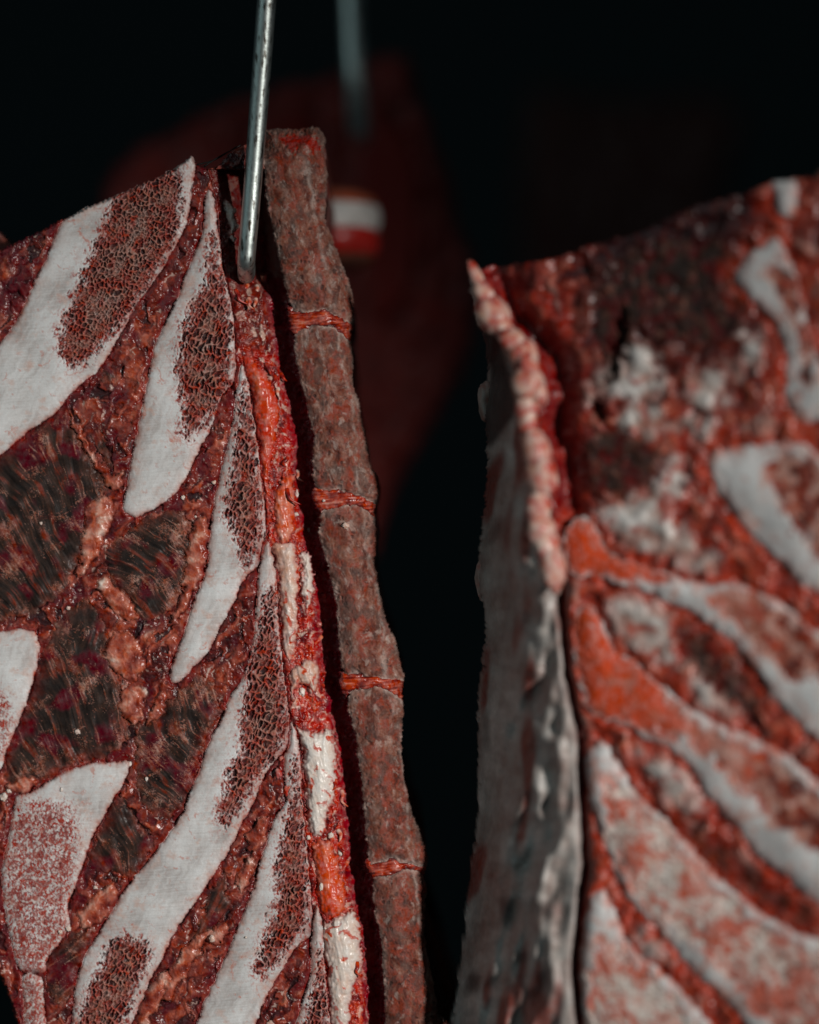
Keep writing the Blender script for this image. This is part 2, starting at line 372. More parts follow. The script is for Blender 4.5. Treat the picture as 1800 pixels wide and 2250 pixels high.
PLATES = [
 dict(b=[(-80,1389),(0,1389),(35,1382),(63,1383),(80,1397),(87,1422),(83,1456),(73,1498),(56,1547),(38,1596),(17,1641),(0,1690),(-60,1740),(-90,1600)], m=[[(-80,1520),(-5,1530),(12,1570),(8,1620),(-10,1680),(-80,1720)]]),
 dict(b=[(285,1676),(261,1674),(209,1677),(174,1684),(139,1698),(104,1719),(70,1740),(40,1748),(31,1771),(21,1830),(7,1893),(3,1935),(14,2022),(28,2084),(38,2123),(59,2138),(97,2136),(104,2105),(132,2070),(153,2032),(150,1987),(167,1942),(184,1893),(205,1834),(243,1768),(275,1712)],
      m=[[(40,1775),(80,1763),(132,1777),(161,1791),(165,1848),(155,1910),(144,1970),(144,2039),(116,2077),(92,2124),(54,2130),(34,2074),(16,2004),(12,1935),(25,1848)]]),
 dict(b=[(49,2143),(83,2143),(94,2161),(97,2213),(101,2250),(106,2345),(52,2345),(52,2250),(52,2196)], m=[[(56,2152),(80,2152),(89,2180),(92,2250),(96,2345),(60,2345),(58,2250)]]),
]
VERT = [
 [(577,295),(584,283),(623,278),(689,272),(716,284),(722,379),(724,396),(719,445),(720,480),(734,521),(752,570),(773,622),(781,667),(782,715),(758,703),(730,688),(706,681),(671,687),(650,683),(640,672),(633,657),(619,598),(609,546),(590,466),(581,389)],
 [(645,750),(650,732),(678,720),(703,714),(737,722),(770,750),(781,758),(783,782),(781,841),(794,886),(804,935),(820,1018),(835,1050),(840,1081),(834,1111),(803,1096),(772,1084),(741,1076),(705,1077),(693,1066),(686,1030),(685,1004),(690,960),(682,932),(670,876),(657,824),(650,793)],
 [(703,1143),(706,1124),(748,1113),(776,1107),(800,1117),(828,1144),(834,1171),(831,1213),(835,1276),(846,1324),(856,1370),(874,1411),(887,1463),(894,1494),(831,1488),(783,1481),(758,1479),(749,1456),(744,1404),(741,1345),(734,1300),(723,1258),(711,1213),(701,1170)],
 [(762,1546),(769,1527),(781,1516),(831,1511),(863,1523),(893,1550),(894,1560),(889,1590),(887,1646),(894,1709),(908,1771),(933,1841),(947,1893),(944,1903),(887,1897),(863,1887),(824,1897),(810,1889),(805,1855),(800,1796),(795,1726),(786,1656),(776,1594),(768,1570)],
 [(820,1952),(824,1929),(852,1924),(894,1911),(922,1917),(944,1955),(940,1985),(937,2022),(943,2091),(957,2161),(967,2230),(980,2345),(850,2345),(847,2230),(843,2161),(840,2091),(828,2022),(817,1975)],
]
DISC = [
 [(634,676),(650,684),(671,687),(706,681),(730,688),(758,702),(785,716),(778,750),(765,748),(741,722),(713,712),(678,719),(650,733),(640,720)],
 [(690,1072),(741,1076),(772,1084),(803,1095),(838,1109),(832,1146),(820,1138),(800,1118),(776,1107),(748,1113),(706,1124),(694,1110)],
 [(748,1478),(783,1481),(831,1488),(897,1493),(892,1550),(863,1524),(831,1511),(779,1516),(762,1530),(750,1510)],
 [(806,1888),(824,1896),(863,1886),(887,1896),(950,1902),(943,1956),(922,1918),(894,1911),(852,1924),(824,1929),(812,1915)],
]
MUS = [   # dark muscle bundles: outline, fibre direction, bend
 ([(-80,1035),(0,1003),(52,965),(105,930),(140,905),(152,935),(167,970),(195,1015),(228,1067),(205,1109),(184,1143),(181,1196),(157,1248),(122,1300),(70,1338),(0,1354),(-80,1356)], (.42,.9), .36),
 ([(369,1128),(405,1143),(414,1185),(405,1248),(390,1300),(355,1345),(313,1349),(289,1310),(250,1265),(243,1213),(296,1164)], (.72,.69), .56),
 ([(122,1392),(181,1326),(222,1387),(240,1456),(262,1526),(275,1613),(243,1646),(174,1666),(115,1690),(60,1722),(22,1709),(27,1640),(50,1582),(75,1520),(95,1456)], (.36,.93), .42),
 ([(303,1639),(313,1596),(345,1582),(400,1525),(448,1495),(474,1543),(478,1556),(454,1604),(427,1681),(410,1743),(376,1785),(325,1768),(306,1709)], (.62,.78), .58),
 ([(264,1757),(296,1813),(326,1841),(310,1893),(282,1928),(257,1910),(206,1903),(208,1865),(238,1799)], (.25,.97), .30),
 ([(108,2112),(153,2066),(192,2058),(182,2098),(162,2161),(135,2200),(112,2175)], (-.72,.69), .46),
 ([(435,2030),(455,1975),(490,1925),(500,1950),(505,1990),(485,2020),(455,2070),(428,2110),(410,2095)], (-.4,.9), .25),
 ([(212,930),(226,950),(240,1000),(252,1028),(244,1036),(224,1005),(205,965)], (.4,.9), .10),
 ([(232,795),(248,790),(252,822),(240,842),(224,838)], (.4,.9), .10),
 ([(440,470),(449,450),(447,500),(438,512)], (.1,1), .05),
 ([(565,1905),(585,1895),(583,1935),(565,1945)], (.1,1), .10),
]
NOD = [   # paler fatty pieces between the bundles
 [(428,1143),(459,1143),(459,1213),(452,1248),(417,1317),(379,1376),(374,1366),(400,1300),(407,1230),(410,1203)],
 [(223,1422),(271,1387),(313,1422),(316,1470),(289,1500),(250,1470)],
 [(341,1536),(365,1523),(365,1554),(334,1584),(322,1590)],
 [(150,905),(172,930),(200,990),(240,1040),(268,1040),(262,1070),(236,1072),(205,1020),(172,960)],
 [(190,1120),(232,1090),(250,1110),(240,1160),(205,1230),(165,1275),(178,1220)],
 [(215,1270),(240,1270),(300,1345),(290,1365),(250,1340),(222,1310)],
 [(320,1530),(300,1500),(265,1520),(270,1570),(300,1590)],
 [(20,1725),(50,1706),(85,1712),(70,1735),(42,1747),(24,1745)],
 [(466,2040),(492,2030),(500,2050),(478,2075),(455,2070)],
 [(560,1810),(590,1790),(588,1830),(572,1860),(548,1870),(545,1840)],
 [(540,1890),(555,1890),(552,1930),(530,1960),(520,1940)],
 [(470,2040),(440,2090),(400,2150),(375,2200),(350,2190),(380,2120),(420,2070)],
 [(310,2190),(350,2140),(372,2150),(345,2215),(315,2260),(300,2245)],
 [(250,1935),(262,1990),(232,2020),(190,2040),(170,2010),(210,1965)],
]
CANL = [(455,370),(480,440),(492,591),(510,667),(517,754),(518,800),(536,803),(548,859),(562,946),(576,1056),(585,1143),(590,1196),(607,1248),(611,1335),(618,1422),(628,1509),(635,1561),(643,1590),(660,1656),(665,1761),(676,1865),(686,1987),(697,1990),(711,2043),(715,2126),(722,2216),(734,2345)]
CANR = [(560,300),(577,310),(581,389),(590,466),(609,546),(619,598),(633,657),(640,700),(645,747),(650,793),(657,824),(670,876),(682,932),(687,980),(685,1004),(688,1060),(696,1100),(701,1164),(711,1213),(723,1258),(734,1300),(741,1345),(744,1404),(748,1456),(756,1510),(763,1545),(776,1594),(786,1656),(795,1726),(800,1796),(805,1855),(812,1910),(817,1973),(828,2022),(840,2091),(843,2161),(847,2230),(850,2345)]
PADS = [
 dict(p=[(489,440),(504,445),(520,466),(522,500),(516,530),(508,528),(497,476)], m='fat', t=.72, h=.003),
 dict(p=[(536,780),(574,810),(595,841),(612,893),(609,946),(602,987),(595,1022),(592,1070),(596,1120),(590,1180),(586,1150),(577,1056),(563,960),(549,860)], m='cord', t=.55, h=.004),
 dict(p=[(600,830),(612,850),(618,900),(612,950),(603,985),(610,940),(613,893)], m='fat', t=.6, h=.003),
 dict(p=[(597,1199),(643,1195),(654,1234),(657,1283),(654,1335),(650,1404),(640,1450),(625,1440),(618,1400),(612,1320),(608,1250)], m='fat', t=.42, h=.004),
 dict(p=[(661,1216),(678,1213),(689,1248),(690,1300),(678,1340),(664,1317),(661,1265)], m='fat', t=.66, h=.005),
 dict(p=[(648,1592),(664,1600),(696,1612),(712,1600),(730,1604),(739,1646),(741,1709),(730,1764),(716,1806),(710,1834),(685,1834),(672,1796),(666,1726),(661,1656)], m='fat', t=.74, h=.006),
 dict(p=[(682,1855),(696,1846),(730,1848),(748,1917),(762,1970),(760,1990),(748,2012),(723,2020),(698,1987),(690,1917)], m='cord', t=.62, h=.005),
 dict(p=[(704,2022),(723,2026),(762,2001),(786,2008),(793,2056),(795,2126),(776,2178),(769,2230),(765,2290),(735,2345),(722,2213),(716,2126)], m='fat', t=.60, h=.006),
 dict(p=[(640,1470),(690,1450),(700,1480),(690,1530),(660,1500),(645,1540),(636,1520)], m='fat', t=.35, h=.005),
 dict(p=[(620,1050),(645,1040),(650,1100),(642,1180),(610,1190),(600,1130),(605,1080)], m='canal', t=.75, h=.004),
]
root = root_empty('beef_side', None, 'sharp side of beef hanging from the front steel hook, sawn spine and white ribs showing', 'meat', 'sides of beef hanging in the dark')

g60 = fbm(U/60, V/60, 1, 3); g18 = fbm(U/18, V/18, 2, 3); g7 = fbm(U/7, V/7, 3, 2); g30 = fbm(U/32, V/32, 4, 3); g120 = fbm(U/130, V/130, 6, 2)
s80 = perlin(U/90, V/90, 21); s30 = perlin(U/34, V/34, 22)
UW = U+22*fbm(U/45, V/45, 7, 2)+6*g18; VW = V+22*fbm(U/45, V/45, 9, 2)+6*g7      # swirled coordinates
def ridge(x, y, seed): return 1-np.abs(perlin(x, y, seed))*1.6
sl, sd = LF.sd(SIL, a=2.5, b=2.5); sil = np.full(LF.shape, -99., np.float32); sil[sl] = sd
inside = sil > 0
# connective tissue everywhere first: swirled red gristle, pale filaments, dark gaps
k0 = LF.new('connective_tissue', M['connective'])
LF.label[inside] = k0
sw = fbm(UW/38, VW/38, 12, 4, .6); sw2 = fbm(UW/13, VW/13, 14, 3)
fil = sst(.86, .99, ridge(UW/24, VW/24, 15))*sst(-.2, .3, g30); fil2 = sst(.88, .99, ridge(UW/11, VW/11, 16))
ba = -.5*UW+.87*VW; bb = .87*UW+.5*VW
fold = fbm(ba/110, bb/20, 25, 3, .6); fold1 = perlin(ba/120, bb/24, 26)
t = .35+.38*fold+.32*sw+.10*sw2+.04*g7+.12*fil
LF.C = ramp(t, R_CONN)
LF.C = mixc(LF.C, WINE, .75*sst(.10, .50, fbm(U/70, V/70, 18, 3)+.25*sst(300, 60, U)))
dk = sst(.22, .50, .8*fbm(UW/44, VW/60, 31, 2)+.5*fold1)
LF.C = mixc(LF.C, (.022,.010,.012), .92*dk)
fl = sst(.46, .62, fbm(UW/12, VW/12, 33, 2))*sst(-.1, .3, g60); LF.C = mixc(LF.C, (.60,.45,.38), .7*fl)
LF.H = (.00022*sw2+.0004*sw+.0011*fold1+.0009*perlin(UW/40, VW/40, 12)+.0003*fil-.0016*dk).astype(np.float32)
# muscle bundles: grey-brown and wine, with pale sinew strands along the grain
for i, (poly, dr, pale) in enumerate(MUS):
    sl, d = LF.sd(poly, a=10, b=3)
    if i < 6: d = d+9
    m = (d > 0) & inside[sl]
    k = LF.new('muscle', M['muscle'])
    LF.label[sl][m] = k
    u, v = U[sl], V[sl]
    ct = np.mean(np.array(poly), 0)
    fan = ((u-ct[0])*dr[0]+(v-ct[1])*dr[1])/260.0
    wb = 24*perlin(u/150, v/150, 40+i)+4*s30[sl]
    a_ = u*dr[0]+v*dr[1]; b_ = (-(u-ct[0])*dr[1]+(v-ct[1])*dr[0])*(1+.5*fan)+wb
    fib = fbm(a_/170, b_/17, 60+i, 3, .6); fib2 = fbm(a_/80, b_/5.5, 80+i, 3, .6)
    patch = fbm(u/60, v/70, 500+i, 3)
    tilt = .6*fbm(u/45, v/45, 160+i, 2); a2 = a_+b_*tilt; b2 = b_-a_*tilt*.25+5*g18[sl]
    str_ = np.maximum(sst(.38, .62, fbm(a2/28, b2/5.0, 100+i, 3, .6)*.8+fbm(u/36, v/36, 130+i, 3)*.40+(pale-.36)*.9+.60*patch), .8*sst(.44, .64, fbm(a_/90, b_/5.5, 115+i, 3, .6)+.45*patch+.25*fib+(pale-.36)*.5))
    c = ramp(.45+.42*fib+.26*fib2+.20*patch, R_MUS)
    c = mixc(c, WINE, .85*sst(.05, .45, fbm(u/75, v/75, 520+i, 2)+.25*fib+(.55*sst(130,20,v-np.array(poly)[:,1].min()) if i == 0 else 0)))
    c = mixc(c, (.20,.036,.022), .7*sst(.20, .6, .7*fib+.6*fbm(u/50, v/60, 170+i, 2)))
    c = mixc(c, ramp(.42+.4*fib2+.4*g7[sl]+.3*g18[sl], R_FIB), .80*str_)
    film = np.exp(-np.maximum(d, 0)/10)*(.5+.9*g30[sl])
    c = mixc(c, (.24,.065,.042), film)
    LF.C[sl] = mixc(LF.C[sl], c, sst(-4, 5, d+3*g7[sl]))
    dome = 1-np.exp(-np.maximum(d, 0)/16)
    LF.H[sl] = np.where(m, -.0008+.0014*dome+.00022*fib+.00006*fib2+.00012*str_+.0010*s30[sl], LF.H[sl]-.0006*np.exp(-np.abs(np.minimum(d,0))/6)*(d <= 0))
# nodules
for i, poly in enumerate(NOD):
    sl, d = LF.sd(poly, a=9, b=1.5)
    m = (d > 0) & inside[sl]
    k = LF.new('fat_nodule', M['connective'])
    LF.label[sl][m] = k
    dome = np.clip(1-np.exp(-np.maximum(d, 0)/8), 0, 1)
    c = ramp(.60+.14*sw2[sl]+.36*s30[sl]+.16*g18[sl]+.10*fil[sl], R_CONN)
    LF.C[sl] = mixc(LF.C[sl], c, sst(-5, 8, d))
    LF.H[sl] = np.where(m, .0002+.0016*dome+.0003*sw2[sl]+.0006*s30[sl], LF.H[sl]-.0007*np.exp(-np.abs(np.minimum(d,0))/5)*(d <= 0))
# canal
cl = np.array(CANL, np.float32); crr = np.array(CANR, np.float32)
cx0 = np.interp(V[:, 0], cl[:, 1], cl[:, 0]); cx1 = np.interp(V[:, 0], crr[:, 1], crr[:, 0])
s_ = (U-cx0[:, None])/np.maximum(cx1-cx0, 5)[:, None]
can = (s_ > -.02) & (s_ < 1.35) & inside & (V > 372) & (U < cx1[:, None]+40)
kc = LF.new('spinal_canal', M['canal'])
LF.label[can] = kc
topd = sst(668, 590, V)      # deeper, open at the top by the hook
deep = .0015+.0115*sst(.45, .95, s_+.10*g30)+.004*sst(0, .4, s_)+.014*topd*sst(.1, .6, s_)
LF.H[can] = (-deep+.0009*g18+.0004*g7+.0010*g30+.0005*sw2)[can]
strand = fbm((U-.22*V)/8, V/46, 151, 3)
ccan = ramp(.40+.32*sw+.22*sw2+.26*strand+.14*fil2, R_CAN)
ccan = mixc(ccan, (.44,.014,.007), .85*sst(.10, .50, g60+.3*g30))
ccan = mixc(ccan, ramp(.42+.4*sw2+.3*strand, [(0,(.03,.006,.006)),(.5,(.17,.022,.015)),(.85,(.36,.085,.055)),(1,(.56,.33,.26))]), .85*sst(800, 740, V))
ccan = mixc(ccan, (.66,.46,.37), .7*sst(.32, .55, fbm(UW/16, VW/22, 150, 2)))
ccan = mixc(ccan, (.23,.012,.022), .85*sst(.52, .74, s_+.08*g18))
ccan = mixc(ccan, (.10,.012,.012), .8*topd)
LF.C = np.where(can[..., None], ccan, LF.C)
for i, pd in enumerate(PADS):
    sl, d = LF.sd(pd['p'], a=7, b=3)
    m = (d > 0) & inside[sl]
    k = LF.new('fat_pad' if pd['m'] == 'fat' else 'spinal_membrane', M[pd['m']])
    LF.label[sl][m] = k
    dome = 1-np.exp(-np.maximum(d, 0)/10)
    ss = s_[sl]
    vs_ = fbm((U[sl]-.2*V[sl])/14, V[sl]/70, 700+i, 3)
    tt = pd['t']+.18*vs_+.14*g30[sl]+.06*g18[sl]
    if pd['m'] == 'fat':
        c = ramp(tt, R_FAT)
        c = mixc(c, (.46,.045,.020), .85*sst(.30, .5, fbm(UW[sl]/22, VW[sl]/34, 720+i, 2)))
    else:
        c = ramp(tt, [(0,(.34,.010,.006)),(.45,(.55,.035,.014)),(.75,(.60,.14,.075)),(1,(.70,.46,.37))])
    c = mixc(c, (.42,.020,.010), .8*np.exp(-np.maximum(d, 0)/4))
    LF.C[sl] = mixc(LF.C[sl], c, sst(-3, 5, d))
    LF.H[sl] = np.where(m, -.0035-.006*sst(.2, 1, ss)+pd['h']*.7*dome+.0004*vs_+.0002*g18[sl], LF.H[sl])
# bones: white plate + honeycomb marrow
def put_bone(bd, name, i, plate=False, kb=M['bone'], km=M['marrow']):
    sl, d = LF.sd(bd['b'], a=2.5, b=1.2)
    m = (d > 0) & inside[sl]
    u, v = U[sl], V[sl]
    an = math.radians(bd.get('ang', -70)); dx, dy = math.cos(an), math.sin(an)
    uu = u+5*g18[sl]+9*g60[sl]; vv = v+5*g30[sl]
    a_ = uu*dx+vv*dy; b_ = -uu*dy+vv*dx
    k = LF.new(name, kb); LF.label[sl][m] = k
    edge = np.exp(-np.maximum(d, 0)/4.0)
    md = np.full(d.shape, -60., np.float32); ks = np.zeros(d.shape, np.int32)
    for q, mp in enumerate(bd['m']):
        s2, dd = LF.sd(mp, a=9, b=4)
        full = np.full(LF.shape, -60., np.float32); full[s2] = dd; ks = np.where(full[sl] > md, q, ks)
        md = np.maximum(md, full[sl])
    stk = fbm(a_/20, b_/4.5, 910+i, 2); spk = fbm(u/5, v/6, 900+i, 2)
    # what lies outside the bone: a dark wet gap
    out = (~m) & inside[sl] & (d > -34)
    sid = sst(-.25, .35, fbm(u/50, v/50, 930+i, 2)+.15)
    go = sid*np.exp(-np.maximum(-d, 0)/5); go2 = np.exp(-np.maximum(-d, 0)/10)
    LF.C[sl] = np.where(out[..., None], mixc(mixc(LF.C[sl], (.21,.016,.014), go2*(.75+.9*g30[sl])), (.05,.006,.010), go*(.55+.8*g18[sl])), LF.C[sl])
    LF.H[sl] = np.where(out, LF.H[sl]-.0022*go, LF.H[sl])
    c = ramp(.53+.42*s80[sl]+.22*g60[sl]+.26*fbm(a_/80, b_/10, 940+i, 3)+.16*fbm(u/70, (v+.1*u)/3.6, 945+i, 2)+.06*g7[sl], R_BONE)
    c = mixc(c, (.55,.37,.31), .55*sst(.14, .62, fbm(u/40, v/34, 960+i, 4, .65)))
    c = mixc(c, (.50,.16,.11), .6*sst(.42, .70, fbm(UW[sl]/24, VW[sl]/16, 970+i, 3)))
    c = mixc(c, (.45,.28,.23), .62*np.exp(-np.maximum(d,0)/15)*np.clip(.7+1.3*g30[sl], 0, 1.3))
    near = np.exp(-np.abs(np.minimum(md, 0))/18)
    c = mixc(c, (.50,.20,.15), .60*near*sst(-.1, .5, g18[sl]+.4*spk))
    c = mixc(c, (.36,.035,.022), near*sst(.12, .34, stk*.7+.5*spk+.25*near-.18))
    c = mixc(c, (.36,.065,.042), np.exp(-np.maximum(d,0)/3.8)*np.clip(.60+1.1*g18[sl], 0, 1))
    LF.C[sl] = np.where(m[..., None], c, LF.C[sl])
    LF.H[sl] = np.where(m, .0001-.0008*edge+.0014*(1-np.exp(-np.maximum(d,0)/22))+.0006*s80[sl], LF.H[sl])
    cb = c; hb = LF.H[sl].copy()
    amp = np.clip((d-3)/12, 0, 1)
    mv = md+amp*(9*stk+6*spk+5*g18[sl])
    mm = m & (mv > 0) & (d > 3.0+1.5*g7[sl])
    for q in range(len(bd['m'])):
        mq = mm & (ks == q)
        if mq.any():
            k2 = LF.new('marrow', km, parent=k); LF.label[sl][mq] = k2
    if mm.any():
        if plate:
            fine = fbm(u/5.5, v/6.5, 957+i, 3, .75)
            wsp = sst(-.10, .28, .75*fine+.35*g30[sl]+np.clip(md/70, -.35, .22)-.04)
            cm = mixc(cb, (.30,.072,.055), .85*wsp)
            cm = mixc(cm, (.20,.030,.030), .6*sst(.15, .5, g30[sl]+.5*fine)*sst(0, 20, md))
            cm = mixc(cm, (.09,.018,.016), .8*sst(.30, .55, fbm(u/5, v/5, 958+i, 2))*sst(0, 16, md))
            cm = mixc(cm, (.62,.58,.55), .7*sst(.36, .56, fbm(u/11, v/13, 955+i, 2)))
            zone = m & (mv > -30)
            LF.C[sl] = np.where(zone[..., None], cm, LF.C[sl])
            LF.H[sl] = np.where(mm, hb+.0001*g7[sl], LF.H[sl])
        else:
            cs = bd['cell']
            q1, q2, qi = voronoi(a_/cs[0], b_/cs[1], 200+i)
            r1, r2, ri = voronoi(a_/(cs[0]*.6), b_/(cs[1]*.66), 230+i)
            pit = sst(.12, .34, q2-q1)*(.78+.22*qi); pit2 = sst(.12, .38, r2-r1)*(.50+.50*ri)
            mixn = sst(-.3, .25, g60[sl]+.5*g30[sl])
            pit = pit*(.45+.55*mixn)+pit2*(.50-.45*mixn)
            rd = np.clip(np.exp(-np.maximum(mv, 0)/22)*(1.0+.7*g18[sl])+.60*sst(-.10, .45, g30[sl])+.26, 0, 1)
            wall = ramp(.80-.75*rd+.25*g7[sl]+.12*g18[sl], R_WALL)
            deepc = ramp(.75-.8*rd+.3*qi, R_PIT)
            cm = mixc(cb, wall, sst(-12, 18, mv+3*spk)); pitw = pit*sst(-9, 7, mv+12*(qi-.5)+3*spk)
            cm = mixc(cm, deepc, pitw*1.05)
            cm = mixc(cm, (.20,.022,.016), .75*sst(.30, .55, fbm(u/16, v/16, 980+i, 2))*rd)
            zone = m & (mv > -12) & (d > 2.5)
            LF.C[sl] = np.where(zone[..., None], cm, LF.C[sl])
            LF.H[sl] = np.where(zone, hb-.0018*pitw+.0001*g7[sl], LF.H[sl])
for i, bd in enumerate(BONES): put_bone(bd, 'spinous_process', i)
for i, bd in enumerate(PLATES): put_bone(bd, 'cartilage_plate', 20+i, plate=True, km=M['vertebra'])
# vertebrae and discs
def rim(sil_d, R=78.0, hd=.022):
    x = np.clip(1-sil_d/R, 0, 1); return -hd*(1-np.sqrt(np.clip(1-x*x, 0, 1)))
silR = np.where(U > cx1[:, None], sil, 99)
for i, poly in enumerate(DISC):
    sl, d = LF.sd(poly, a=4, b=2)
    m = (d > -2) & inside[sl]; k = LF.new('intervertebral_disc', M['disc']); LF.label[sl][m] = k
    lay = fbm(U[sl]/34, (V[sl]+.12*U[sl])/5, 800+i, 2)
    c = ramp(.54+.30*lay+.20*g18[sl]-.35*sst(6, 0, d), [(0,(.05,.005,.005)),(.35,(.20,.016,.010)),(.65,(.46,.075,.042)),(1,(.60,.33,.25))])
    LF.C[sl] = np.where(m[..., None], c, LF.C[sl])
    LF.H[sl] = np.where(m, -.0008+.0010*sst(0,10,d)+.0004*lay+rim(silR[sl]), LF.H[sl])
for i, poly in enumerate(VERT):
    sl, d = LF.sd(poly, a=3.5, b=2)
    m = (d > 0) & inside[sl]; k = LF.new('vertebra', M['vertebra']); LF.label[sl][m] = k
    u, v = U[sl], V[sl]
    edge = np.exp(-np.maximum(d, 0)/5)
    uw, vw = u+.35*(UW[sl]-u), v+.35*(VW[sl]-v)
    sp = fbm(uw/5, vw/6, 820+i, 3, .7); lng = fbm((uw-.22*vw)/14, vw/70, 840+i, 2)
    q1, q2, qi = voronoi((u+4*g18[sl])/9, (v+4*g30[sl])/11, 860+i)
    pit = sst(.1, .4, q2-q1)*sst(.5, .9, qi)*sst(-.2, .3, g30[sl])
    pt1 = fbm(uw/40, vw/52, 870+i, 4, .65)
    fac_ = sst(.62, .72, (u-cx1[sl[0]][:, None])/150.0+.06*s30[sl])
    c = ramp(.48+.13*sp+.20*lng+.46*pt1-.10*sst(1100, 2150, v)+.10*fac_, R_VERT)
    c = mixc(c, (.235,.050,.032), .85*sst(-.08, .34, fbm(uw/30, vw/42, 880+i, 4, .7)+.12*sst(1300, 2000, v)))
    c = mixc(c, (.06,.026,.022), .85*pit)
    c = mixc(c, (.085,.055,.047), .60*sst(.08, .45, fbm(uw/30, vw/44, 885+i, 3)))
    c = mixc(c, (.40,.31,.27), .5*sst(.20, .60, fbm(uw/20, vw/30, 890+i, 4, .7)))
    c = mixc(c, (.44,.33,.285), .95*np.exp(-np.maximum(d-1,0)/4.5)*np.clip(.75+1.2*g30[sl], 0, 1))
    c = mixc(c, (.42,.34,.30), .55*np.exp(-((u-cx1[sl[0]][:, None]-98-8*s30[sl])/4.0)**2)*np.clip(.5+g30[sl]*1.5, 0, 1))
    LF.C[sl] = np.where(m[..., None], c, LF.C[sl])
    LF.H[sl] = np.where(m, -.0002-.0010*edge+.0030*(1-np.exp(-np.maximum(d,0)/30))+.00014*sp-.0004*pit+.0008*s30[sl]+rim(silR[sl]), LF.H[sl])
# blood smear on the top of the first vertebra
sl, d = LF.sd([(610,300),(650,290),(690,300),(708,325),(690,335),(660,320),(648,335),(630,318)], a=7, b=3)
LF.C[sl] = mixc(LF.C[sl], (.30,.018,.012), .9*sst(-4, 6, d+5*g7[sl])); LF.H[sl] -= .0010*sst(0, 8, d)
# rounded rim where the face turns into the flank (upper left and lower left edges)
rimL = np.clip(1-sil/7, 0, 1)**2; LF.H -= np.where((U < cx0[:, None]), .004*rimL, 0)
LF.build(root)
hull('flank', SIL, LF, M['flank'], root, 0.13, front=-.030, inset=10, seed=11, taper=.10, lump=.003)
# saw crumbs and fat scraps on the face
random.seed(4)
CR = [(748,1872,6,14,.95),(706,1949,5,11,.9),(727,1836,8,9,.9),(678,1841,5,6,.9),(678,1164,4,6,.8),(712,1100,4,3,.9),(715,2040,3,3,.9),(650,1130,8,5,.85),(652,1085,5,10,.9),(664,1520,8,12,.95),
      (286,1678,9,8,.85),(8,1752,10,10,.8),(20,1738,7,6,.85),(135,1735,3,6,.9),(150,2040,8,8,.8),(132,2048,6,5,.8),(466,2062,8,10,.65),(440,1975,3,3,.8),(402,1093,5,6,.9),(430,1135,4,3,.9),(150,1336,6,5,.7),(170,1608,8,7,.7),(322,1712,4,6,.9),
      (612,1700,9,14,.3),(630,1735,11,15,.25),(618,1668,7,8,.35),(700,1372,9,8,.35),(712,1310,6,6,.35),(728,1500,5,5,.3),(760,1155,9,8,.6),(598,2250,14,10,.6),(470,1060,6,5,.7),(90,1150,4,4,.7),(210,1950,6,5,.7),(540,2060,3,3,.9)]
for n in range(0):
    CR.append((random.uniform(5, 560), random.uniform(1000, 2240), random.uniform(1.2, 3.4), random.uniform(1.2, 3.4), random.uniform(.2, .7)))
P_ = LF
nmade = 0
for n, (u, v, ru, rv, g) in enumerate(CR):
    i = int((u-LF.us[0])/LF.step); j = int((v-LF.vs[0])/LF.step)
    lb = LF.label[j, i]
    if lb < 0: continue
    if n >= 35 and LF.parts[lb]['name'] in ('spinous_process', 'marrow', 'cartilage_plate'): continue
    h = float(LF.H[j, i]); c = LF.world(np.array(u), np.array(v), np.array(h+.0004))
    blob('fat_scrap', c, (ru*PX*.8, min(ru, rv)*PX*.55, rv*PX*.8), M['fat'], root, n+3, rough=.6, grade=g-.25, bl=.1 if g > .5 else .7, sub=2 if n >= 35 else 3, freq=1.5)
# strands of sinew over the top edge
for n, pts in enumerate([[(432,362),(470,352),(500,335),(520,322)],[(448,366),(480,345),(512,328),(530,318)],[(470,372),(500,352),(540,330),(575,310)]]):
    tube('sinew', [at(u, v, .004+.001*k) for k, (u, v) in enumerate(pts)], [.0004,.0003,.0002,.0003], M['flank'], root, seg=6, sub=5)

random.seed(9)
for n in range(26):
    if n < 9: u = random.uniform(508, 585); v = random.uniform(606, 660)
    else:
        v = random.uniform(700, 2150); i0 = np.interp(v, cl[:, 1], cl[:, 0]); i1 = np.interp(v, crr[:, 1], crr[:, 0]); u = i0+(i1-i0)*random.uniform(.45, .72)
    jj = int((v-LF.vs[0])/LF.step); ii = int((u-LF.us[0])/LF.step)
    y0 = float(left_depth(np.array(u), 0))-float(LF.H[jj, ii])
    L_ = random.uniform(14, 38); a0 = random.uniform(.9, 2.2); pts = []
    for q in range(4):
        f = q/3; pts.append(at(u+L_*f*math.cos(a0+f*random.uniform(-.6, .6)), v+L_*f*math.sin(a0), y0+.0005-.0022*math.sin(f*math.pi*.8)))
    o = tube('flesh_shred', pts, [.0011, .0009, .0006, .0002], M['canal'], root, seg=8, sub=4)
    nv = len(o.data.vertices); g_ = random.uniform(.35, .95); set_col(o.data, ramp(g_+.15*np.sin(np.arange(nv)*.11), R_CAN))

